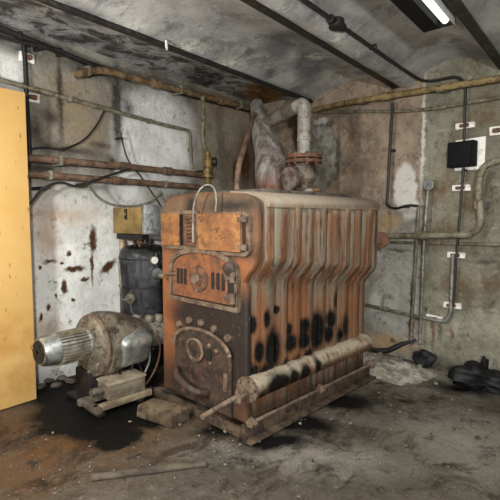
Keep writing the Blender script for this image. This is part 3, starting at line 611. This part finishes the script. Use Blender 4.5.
P, n = radial(132, 298); k = MB(); k.lathe([(.05, -.02), (.055, 0), (.05, .04), (.02, .05)], P, n, 18); k.tube([P+n*.04, P+n*.06+Vector((-.06, -.03, .0)), onX(121, 286, P.x), onX(119, 262, P.x-.02)], .012, 8, 5); k.build('lever_valve', M_blower, tank)
for i, (x, y) in enumerate(((128, 336), (142, 328), (133, 322))):
    P, n = radial(x, y); q = MB(); q.lathe([(.03, -.03), (.05, .0), (.05, .05), (.03, .06)], P, n, 8); q.build('fitting', M_blower, tank)
for i, (dx, dy, h) in enumerate(((-.08, -.02, .05), (.02, -.06, .045), (.10, 0, .04))):
    MB().lathe([(.025, 0), (.025, h), (.04, h+.005), (.04, h+.035), (.02, h+.04)], (TX+dx, TY+dy, 1.20), (0, 0, 1), 12).build('fitting', M_brass if i == 1 else M_dark, tank)
cp = MB(); cx = onX(123, 280, -3.86)
cp.tube([(-3.865, cx.y, .02), (-3.865, cx.y, 1.30)], .028, 12); tag(cp.build('beige_pipe', worn('beige_pipe_paint', S(176, 156, 122), S(128, 104, 76), scale=9)), 'upright beige pipe between the whitewashed wall and the black tank', 'pipe')
cbx = [onY(112, 233, 2.47), onY(140, 207, 2.47)]
ctrl = thing('control_box', 'mustard yellow control box above the black tank', 'box', ((cbx[0].x+cbx[1].x)/2, 2.52, cbx[0].z))
xa, xb = cbx[0].x+.02, cbx[1].x; za, zb = cbx[0].z, cbx[1].z
MB().span((xa, 2.47, za), (xb, 2.64, zb), .008).build('box_body', M_mustard, ctrl)
kx, kz = (xa+xb)/2+.0, (za+zb)/2+.06
k = MB(); k.span((kx-.022, 2.463, kz-.05), (kx+.022, 2.472, kz+.05), .003); k.build('switch_plate', M_dark, ctrl)
MB().lathe([(.012, 0), (.012, .02)], (kx, 2.464, kz), (0, -1, 0), 10).build('switch', M_mustard, ctrl)
fo = MB(); fo.span((xb+.002, 2.48, za-.0), (xb+.05, 2.66, zb+.02), .01); fo.jitter(.012, 18); fo.build('foil_side', M_foil, ctrl)
MB().span((xa-.02, 2.52, za-.06), (xb-.05, 2.60, za+.003), .004).build('bracket', M_dark, ctrl)
MB().span((LW, 2.54, za+.02), (xa+.01, 2.60, za+.10), .004).build('wall_bracket', M_dark, ctrl)
for x in (xa+.06, xa+.2, xa+.28): MB().tube([(x, 2.56, za-.05), (x+.01, 2.58, 1.19)], .012, 8).build('tube_leg', M_rust, ctrl)
wp = MB()
for y, z in ((238, 2.0), (247, 2.02)):
    a, b = onX(152, y, -3.5), onX(163, y, -3.45); 
    tag(MB().tube([onY(147, y, 2.95), onY(172, y+1, 2.95)], .022, 10).build('short_pipe', M_pipe_w), ('upper' if y == 238 else 'lower')+' short white pipe crossing between black tank and boiler', 'pipe')

# ------------------------------------------------------------------ yellow board at the left edge
pc = onZ(33, 400); PX = pc.x
pn = MB(); pn.span((PX-.06, -.2, 0), (PX, pc.y+.03, onX(27, 93, PX).z), .004)
yb = pn.build('yellow_board', M_yel); tag(yb, 'tall yellow painted board standing upright at the left edge', 'board')

# ------------------------------------------------------------------ pipes and cables on the left wall
def clip(parent, P, wallx, r, mat):
    return MB().span((wallx, P.y-.015, P.z-r*1.25), (P.x+r*1.0, P.y+.015, P.z+r*1.25), .004).build('bracket', mat, parent)
def wpipe(name, label, pts, r, mat, off, rad=.06, clips=(), joints=(), cat='pipe', cmat=None, plane=None):
    P = [onX(x, y, LW+off) for x, y in pts]; t = thing(name, label, cat, P[0]); MB().bend(P, r, rad, 12).build('tube', mat, t)
    for x, y in clips: clip(t, onX(x, y, LW+off), LW+.002, r, cmat or M_galv)
    for i, u in joints:
        a, b = P[i], P[i+1]; c = a.lerp(b, u); MB().lathe([(r, -.05), (r*1.35, -.045), (r*1.35, .045), (r, .05)], c, b-a, 14).build('coupling', mat, t)
    return t
wpipe('wall_pipe', 'upper of two red-brown pipes on the left wall behind the boiler', [(20, 157), (131, 167), (212, 176)], .032, M_pipe_r, .12, clips=((60, 161), (170, 171)), joints=((0, .93), (1, .4)))
wpipe('wall_pipe', 'lower of two red-brown pipes on the left wall behind the boiler', [(20, 173), (200, 187)], .030, M_pipe_r, .12, clips=((50, 175.3), (165, 184)), joints=((0, .45),))
wpipe('conduit', 'thin grey-green conduit sloping along the left wall then turning down', [(-10, 77), (160, 124), (190, 131), (192, 170)], .019, M_pipe_g, .05, clips=((70, 99), (150, 121), (191, 150)))
wpipe('lagged_pipe', 'thick brown lagged pipe running under the vault along the left wall', [(76, 75), (88, 71), (105, 70), (140, 80), (262, 111)], .034, M_pipe_b, .13, rad=.2, clips=((88, 71), (180, 90), (240, 105)), joints=((3, .1), (3, .6)))
wpipe('cable_bundle', 'thick black cable bundle along the top of the left wall', [(-10, 24), (30, 40), (90, 64), (180, 93), (262, 114)], .026, M_cable, .06, clips=((20, 36), (60, 52), (130, 77)), cat='cable', cmat=M_cable)
wpipe('cable', 'thin black cable below the bundle at the upper left corner', [(-10, 34), (20, 42), (58, 50), (95, 66), (84, 76), (78, 68)], .016, M_cable, .11, clips=((40, 46.5),), cat='cable', cmat=M_cable)
wpipe('cable', 'upright black cable descending past two insulators above the yellow board', [(23, 40), (25, 60), (27, 110), (30, 160)], .018, M_cable, .05, clips=((26, 85),), cat='cable', cmat=M_cable)
wpipe('cable', 'loose thin black wire curling down the left wall', [(104, 111), (97, 125), (84, 141), (62, 150), (45, 147), (30, 149)], .008, M_cable, .03, rad=.3, clips=((62, 150),), cat='cable', cmat=M_cable)
wpipe('cable', 'thin black wire from the pale patch down to the control box', [(120, 132), (127, 160), (140, 175), (161, 206)], .008, M_cable, .10, rad=.3, clips=((121.5, 138),), cat='cable', cmat=M_cable)
wpipe('cable', 'black wire hanging off the red-brown pipes beside the yellow board', [(30, 204), (42, 188), (60, 181), (78, 188), (100, 178), (130, 169)], .011, M_cable, .17, rad=.3, clips=((42, 188),), cat='cable', cmat=M_cable)
wpipe('cable', 'thin grey cable sagging onto the top of the mustard control box', [(88, 184), (98, 198), (112, 205), (132, 207), (150, 203), (162, 192)], .012, M_galv, .20, rad=.3, clips=((88, 184),), cat='cable', cmat=M_cable)
def insulator(P, nrm, label, sx=.05, sz=.03, rot=0):
    t = thing('insulator', label, 'insulator', P, 'ceramic cable insulators')
    side = Vector((0, 0, 1)).cross(nrm).normalized(); R = Matrix((side, nrm, Vector((0, 0, 1)))).transposed()
    MB().box(P+nrm*.012, (sx*2.1, .03, sz*1.7), R, .010, 3).jitter(.006, 20).build('ceramic_plate', M_white, t)
    MB().box(P+nrm*.042, (sx*.95, .036, sz*.85), R, .008).build('clamp', M_rust, t)
for (x, y), l in zip(((26, 58), (31, 98)), ('rusty white insulator at the top of the upright cable on the left wall', 'white insulator just above the yellow board corner')): insulator(onL(x, y), Vector((1, 0, 0)), l, .06, .045)
for (x, y), l in zip(((466, 126), (462, 188), (457, 255), (453, 305), (435, 318)), ('white insulator above the black square box', 'white insulator just below the black square box', 'white insulator on the upright cable below the thick bent pipe', 'rust-stained white insulator low on the upright cable', 'white insulator at the foot of the low pipe on the end wall')): insulator(onE(x, y), -EN, l, .082, .034)
insulator(onE(498, 131), -EN, 'white insulator at the right edge beside the black square box', .06, .045)

# ------------------------------------------------------------------ end wall pipes
def epipe(name, label, pts, r, mat, off, rad=.06, clips=(), joints=(), cat='pipe', cmat=None):
    P = [onE(x, y, off) for x, y in pts]; t = thing(name, label, cat, P[0]); MB().bend(P, r, rad, 12).build('tube', mat, t)
    for x, y in clips:
        c = onE(x, y, off); R = Matrix.Rotation(-math.atan2(EN.x, EN.y), 3, 'Z'); MB().box(c+EN*(off/2-r*.3), (r*2.2, off+r*.3, r*2.0), R, .003).build('bracket', cmat or M_galv, t)
    for i, u in joints:
        a, b = P[i], P[i+1]; c = a.lerp(b, u); MB().lathe([(r, -.05), (r*1.35, -.045), (r*1.35, .045), (r, .05)], c, b-a, 14).build('coupling', mat, t)
    return t
M_ochre = worn('ochre_pipe', S(150, 128, 84), S(106, 86, 54), S(74, 56, 36), scale=9)
epipe('overhead_pipe', 'thick ochre pipe crossing the end wall just under the vault', [(314, 110), (345, 103), (515, 76)], .031, M_ochre, .12, clips=((360, 100.5), (440, 88)), joints=((1, .3),))
epipe('conduit', 'thin grey conduit crossing the end wall below the ochre pipe', [(312, 112), (420, 111), (515, 95)], .017, M_pipe_g, .035, rad=.3, clips=((380, 111.3), (475, 101.5)))
epipe('conduit', 'dark upright conduit bending toward the gauge pipe on the end wall', [(393, 103), (390, 150), (387, 206), (396, 209), (408, 205), (419, 206)], .013, M_cable, .095, rad=.12, clips=((390, 150), (404, 206.5)), cmat=M_cable)
epipe('bent_pipe', 'thick olive pipe bending down the end wall, then running left to the boiler', [(515, 157), (484, 164), (478, 185), (482, 225), (472, 235), (383, 236)], .031, M_pipe_g, .16, rad=.16, clips=((479, 205), (420, 235.7)), joints=((4, .5),))
epipe('thin_pipe', 'thin level grey pipe just below the thick olive pipe', [(383, 242), (515, 245)], .016, M_pipe_g, .03, clips=((430, 243), (490, 244.4)))
epipe('low_pipe', 'thin grey pipe low on the end wall turning up at its right end', [(366, 305), (410, 315), (446, 322), (451, 312), (453, 255)], .02, M_galv, .05, rad=.12, clips=((385, 309), (430, 318.8)))
epipe('cable', 'dark upright cable hanging from the vault past the black square box', [(466, 82), (465, 110), (464, 165), (457, 250), (453, 306)], .011, M_cable, .07, clips=((463, 170), (458, 235)), cat='cable', cmat=M_cable)
epipe('gauge_pipe', 'pair-left upright grey pipe below the round gauge', [(428, 190), (424, 240), (420, 345)], .015, M_galv, .095, clips=((425.5, 220), (421.5, 310)))
epipe('upright_pipe', 'thin upright pipe standing left of the gauge pipe', [(419, 205), (416, 250), (411, 340)], .014, M_pipe_g, .095, clips=((417, 235), (412.5, 320)))
G = onE(428, 185, .10); gauge = thing('pressure_gauge', 'round grey pressure gauge on the end wall', 'gauge', G)
MB().lathe([(.05, -.05), (.056, -.045), (.056, 0), (.046, .006)], G, -EN, 26).build('gauge_case', M_galv, gauge)
MB().lathe([(.045, .004), (.045, .008)], G, -EN, 26).build('dial', worn('gauge_dial', S(120, 124, 120), S(96, 98, 94), scale=20), gauge)
MB().box(G-EN*.01+Vector((0, 0, .012)), (.006, .004, .03)).build('needle', M_dark, gauge)
R = Matrix.Rotation(-math.atan2(EN.x, EN.y), 3, 'Z'); B = onE(464.5, 155)
blk = thing('switch_box', 'matt black square switch box on the end wall', 'box', B)
MB().box(B-EN*.05, (.24, .10, .235), R, .012).build('box_body', M_black, blk); MB().box(B-EN*.105, (.21, .014, .205), R, .005).build('lid', M_black, blk)
MB().box(B-EN*.008+Vector((.05, 0, .0)), (.28, .016, .29), R, .004).jitter(.01, 12).build('back_plate', M_white, blk)
# ------------------------------------------------------------------ ceiling fittings
def clampx(P): return P
cab = thing('ceiling_cable', 'black cable along the ceiling beam from its round box to the end wall', 'cable', (-1.575, 2.0, 2.85))
pts = [Vector((-1.575, .5, 2.868)), Vector((-1.575, 2.82, 2.868)), Vector((-1.572, 4.35, 2.868)), onE(430, 81, .05), onE(455, 77, .05), onE(465, 84, .05)]
MB().tube(pts, .014, 10, 4).build('cable_run', M_cable, cab)
for y in (2.35, 3.45): MB().box((-1.575, y, 2.878), (.06, .02, .035), bev=.004).build('clip', M_dark, cab)
jb = thing('junction_box', 'small black junction box on the cable under the beam', 'box', (-1.575, 2.845, 2.90))
MB().lathe([(.045, 0), (.055, .008), (.055, .06), (.04, .068)], (-1.575, 2.845, 2.892), (0, 0, -1), 18).build('box_body', M_dark, jb)
for s in (-1, 1): MB().lathe([(.03, 0), (.03, .05)], (-1.575, 2.845+s*.045, 2.865), (0, s, 0), 12).build('gland', M_dark, jb)
M_tube = M('lit_tube'); M_tube.fin(S(250, 250, 244), .4); M_tube.p.inputs['Emission Color'].default_value = S(255, 252, 240); M_tube.p.inputs['Emission Strength'].default_value = 1.4
M_refl = worn('white_enamel', S(226, 226, 220), S(206, 206, 198), scale=9, rough=.4)
def fixture(x, y0, y1, z, label):
    t = thing('ceiling_light', label, 'light', (x, (y0+y1)/2, z+.1))
    MB().span((x-.12, y0, z), (x-.015, y1, z+.10), .004).build('ballast_box', M_black, t); MB().span((x+.075, y0, z), (x+.085, y1, z+.10), .003).build('side_panel', M_refl, t)
    for yy in (y0, y1-.02): MB().span((x-.12, yy, z+.002), (x+.085, yy+.02, z+.10), .003).build('end_panel', M_black, t)
    MB().span((x-.02, y0, z+.085), (x+.085, y1, z+.11), .003).build('reflector', M_refl, t)
    MB().tube([(x+.03, y0+.03, z+.035), (x+.03, y1-.03, z+.035)], .024, 14).build('tube', M_tube.m, t)
    for yy in (y0+.2, y1-.2): MB().tube([(x-.06, yy, z+.1), (x-.06, yy, 3.02)], .008, 8).build('hanger', M_dark, t)
    return t
fixture(-.955, 1.75, 3.16, 2.765, 'white fluorescent ceiling light hanging in the arch at the top right')
def bulb(x, y, z, label, power, col, rad=.09):  # added lamp with cord and socket, out of view, to brighten the room
    t = thing('added_fill_bulb', label, 'light', (x, y, z), 'added fill bulbs')
    MB().tube([(x, y, 3.02), (x, y, z+.14)], .006, 8).build('cord', M_cable, t)
    MB().lathe([(.02, .06), (.024, .08), (.024, .14), (.01, .15)], (x, y, z), (0, 0, 1), 14).build('socket', M_dark, t)
    MB().lathe([(.004, -.055), (.03, -.045), (.045, -.015), (.042, .01), (.025, .05), (.02, .07)], (x, y, z), (0, 0, 1), 18).build('glass_bulb', M_tube.m, t)
    l = bpy.data.lights.new('added_fill_light', 'POINT'); l.energy = power; l.color = col; l.shadow_soft_size = rad
    o = bpy.data.objects.new('added_fill_light', l); o.location = (x, y, z-.15); COL.objects.link(o)
bulb(.7, -.7, 1.95, 'added bare bulb out of view, brightening the room from the right', 360, (.95, .975, 1))
bulb(-2.2, -.1, 2.05, 'added bare bulb out of view, brightening the left wall side', 150, (.96, .98, 1))
dg = MB(); a = onZ(166, 44, 2.92); dg.tube([a+Vector((0, 0, .03)), a+Vector((.006, 0, -.02)), a+Vector((.0, .010, -.045))], [.008, .011, .006], 8, 4); tag(dg.build('hook', M_white), 'short white hook dangling from the dark beam at the upper left', 'hook')

# ------------------------------------------------------------------ things on the floor
def floor_box(name, label, cat, c, size, rz, mat, bev=.01, jit=.0, ry=0):
    o = MB(); R = Matrix.Rotation(rz, 3, 'Z') @ Matrix.Rotation(ry, 3, 'Y'); o.box((c[0], c[1], c[2]), size, R, bev)
    if jit: o.jitter(jit, 9)
    return tag(o.build(name, mat), label, cat)
floor_box('timber_block', 'worn timber block lying in front of the sooty ash door', 'block', (-2.53, 2.02, .045), (.36, .19, .09), .12, worn('worn_block', S(112, 96, 74), S(76, 62, 47), S(46, 36, 28), scale=8), .012, .008)
a, b = onZ(91, 479), onZ(206, 464); d = (b-a); 
floor_box('plank', 'thin grey broken plank lying flat on the brown floor in front', 'plank', ((a.x+b.x)/2, (a.y+b.y)/2, .010), (d.length, .05, .018), math.atan2(d.y, d.x), M_wood, .004, .006)
# plaster dust heaped in the corner
hp = MB(); n = 46
c0 = onZ(392, 356); c0 = c0-EN*(EN.dot(c0)-(ED-.37))
g = [[None]*(n+1) for _ in range(n+1)]
for j in range(n+1):
    for i in range(n+1):
        u, v_ = i/n*2-1, j/n*2-1; P = Vector((c0.x, c0.y, 0))+Vector((EN.y, -EN.x, 0))*u*.62+EN*v_*.34*-1; P -= EN*.04
        h = max(0, 1-u*u)*max(0, 1-v_*v_)*.09; h *= .75+.7*mnoise.fractal(P*5, .7, 2.1, 4); g[j][i] = hp.bm.verts.new((P.x, P.y, h-.012))
for j in range(n):
    for i in range(n): hp.bm.faces.new((g[j][i], g[j][i+1], g[j+1][i+1], g[j+1][i]))
tag(hp.build('rubble_heap', worn('plaster_dust', S(168, 162, 147), S(118, 110, 95), S(104, 92, 74), scale=9, rough=.95)), 'low heap of pale plaster dust at the foot of the end wall', 'rubble', kind='stuff')
RUB = [(372, 352, 9), (380, 360, 7), (388, 348, 6), (396, 363, 6), (405, 368, 5), (382, 372, 5), (371, 368, 5), (391, 373, 4), (413, 371, 6), (424, 378, 5), (366, 377, 4), (436, 384, 4), (404, 358, 6), (420, 369, 5), (398, 352, 5), (377, 345, 7),
       (269, 436, 2), (262, 428, 3), (225, 432, 4), (218, 425, 5), (232, 424, 4), (240, 445, 3), (300, 424, 4), (214, 440, 3), (199, 436, 2.5), (180, 425, 3), (225, 465, 3), (253, 467, 2), (315, 460, 2), (380, 463, 2), (130, 422, 3), (53, 433, 2.5), (46, 440, 2), (158, 440, 2), (350, 424, 2), (400, 412, 2.5), (452, 400, 2.5), (470, 410, 2), (60, 470, 2), (150, 465, 2)]
protos = []
for i in range(6):
    o = MB().rock((0, 0, 0), (1, .8, .55), 2, .32, i+2); protos.append(o)
meshes = []
for i, o in enumerate(protos):
    q = o.build('rubble_stone', M_stone); meshes.append(q.data); bpy.data.objects.remove(q)
for i, (x, y, r) in enumerate(RUB):
    c = onZ(x, y); dist = (c-O).length; s = r*dist/F*.5
    o = bpy.data.objects.new('rubble_stone', meshes[i % 6]); COL.objects.link(o); zz = .0
    if i < 16:
        # rest on the heap where it lies under the stone
        rel = Vector((c.x-c0.x, c.y-c0.y, 0))+EN*.04; u = rel.dot(Vector((EN.y, -EN.x, 0)))/.62; v_ = -rel.dot(EN)/.34
        if abs(u) < 1 and abs(v_) < 1: zz = (1-u*u)*(1-v_*v_)*.06
        k = ED-.03-s-EN.dot(c)
        if k < 0: c = c+EN*k
    o.location = (c.x, c.y, zz+s*.28); o.scale = (s, s, s); o.rotation_euler = (0, 0, i*1.7)
    tag(o, 'pale plaster lump in the rubble by the end wall corner' if i < 16 else 'small loose stone lying on the open floor', 'stone', 'rubble by the end wall' if i < 16 else 'loose stones on the floor')
random.seed(21)
def crumb(x, y, r, label, grp, mt=0):
    c = onZ(x, y); s = r*(c-O).length/F*.5; o = bpy.data.objects.new('rubble_stone', dmesh[mt][random.randrange(6)]); COL.objects.link(o)
    o.location = (c.x, c.y, s*.25); o.scale = (s*random.uniform(.8, 1.3), s, s); o.rotation_euler = (0, 0, random.uniform(0, 6)); tag(o, label, 'stone', grp)
dmesh = [meshes, [m_.copy() for m_ in meshes]]
for m_ in dmesh[1]: m_.materials[0] = M_wood
for k in range(26): crumb(random.uniform(205, 262), random.uniform(428, 462), random.uniform(1.2, 3), 'small loose stone lying on the open floor', 'loose stones on the floor', k % 2)
for k in range(24): crumb(random.uniform(270, 470), random.uniform(388, 470), random.uniform(1.0, 2.4), 'small loose stone lying on the open floor', 'loose stones on the floor', k % 2)
for k in range(16): crumb(random.uniform(30, 200), random.uniform(428, 490), random.uniform(1.0, 2.4), 'small loose stone lying on the open floor', 'loose stones on the floor', k % 2)
for x, y, r, mt in ((40, 388, 9, 1), (48, 382, 8, 0), (56, 386, 9, 1), (62, 379, 8, 0), (46, 376, 7, 1), (70, 382, 8, 1), (39, 378, 6, 0), (54, 375, 6, 0)): crumb(x, y, r, 'dark lump of rubble against the left wall behind the burner motor', 'rubble by the left wall', 1)
# dark bundle and bags at the foot of the end wall
bg = onZ(481, 386); bg = bg-EN*max(0, EN.dot(bg)-(ED-.22))
bag = thing('rubbish_bag', 'crumpled black rubbish bag slumped against the end wall at the right', 'bag', (bg.x, bg.y, 0))
k = MB(); k.rock((bg.x, bg.y, .06), (.24, .15, .10), 4, .45, 3); k.rock((bg.x-.05, bg.y+.02, .10), (.10, .09, .10), 3, .4, 8); k.jitter(.02, 14)
for v in k.bm.verts: v.co.z = max(v.co.z, .002)
k.build('bag_body', M_bag, bag)
k = MB(); k.rock((bg.x+.02, bg.y+.03, .20), (.035, .03, .07), 2, .4, 5); k.build('bag_neck', M_bag, bag)
b2 = onE(424, 353, .10); k = MB(); k.rock((b2.x, b2.y, .07), (.10, .075, .085), 3, .4, 11); k.jitter(.012, 16)
for v in k.bm.verts: v.co.z = max(v.co.z, .0)
tag(k.build('rag_bundle', M_bag), 'small dark rag bundle on the floor below the upright pipes', 'rag')
pts = [onE(368, 348, .22), onE(378, 350, .2), onE(390, 350, .16), onE(402, 344, .10), onE(417, 341, .06)]
k = MB(); k.tube(pts, [.02, .024, .03, .026, .012], 10, 5).jitter(.012, 10); tag(k.build('broken_hose', M_dark), 'dark sagging hose reaching from boiler rear to the end wall', 'hose')

# ------------------------------------------------------------------ light
def area(name, loc, size, sy, power, col=(1, .96, .88), rot=(0, 0, 0)):
    l = bpy.data.lights.new(name, 'AREA'); l.shape = 'RECTANGLE'; l.size = size; l.size_y = sy; l.energy = power; l.color = col
    o = bpy.data.objects.new(name, l); o.location = loc; o.rotation_euler = rot; COL.objects.link(o); return o
area('light_arch', (-.92, 2.45, 2.762), .08, 1.25, 16, (.96, .98, 1))
w = bpy.data.worlds.new('world'); sc.world = w; w.use_nodes = True
w.node_tree.nodes['Background'].inputs[0].default_value = (.5, .5, .5, 1); w.node_tree.nodes['Background'].inputs[1].default_value = .1
sc.view_settings.view_transform = 'Standard'; sc.view_settings.look = 'None'; sc.view_settings.gamma = 1; sc.view_settings.use_curve_mapping = False
sc.view_settings.exposure = .62
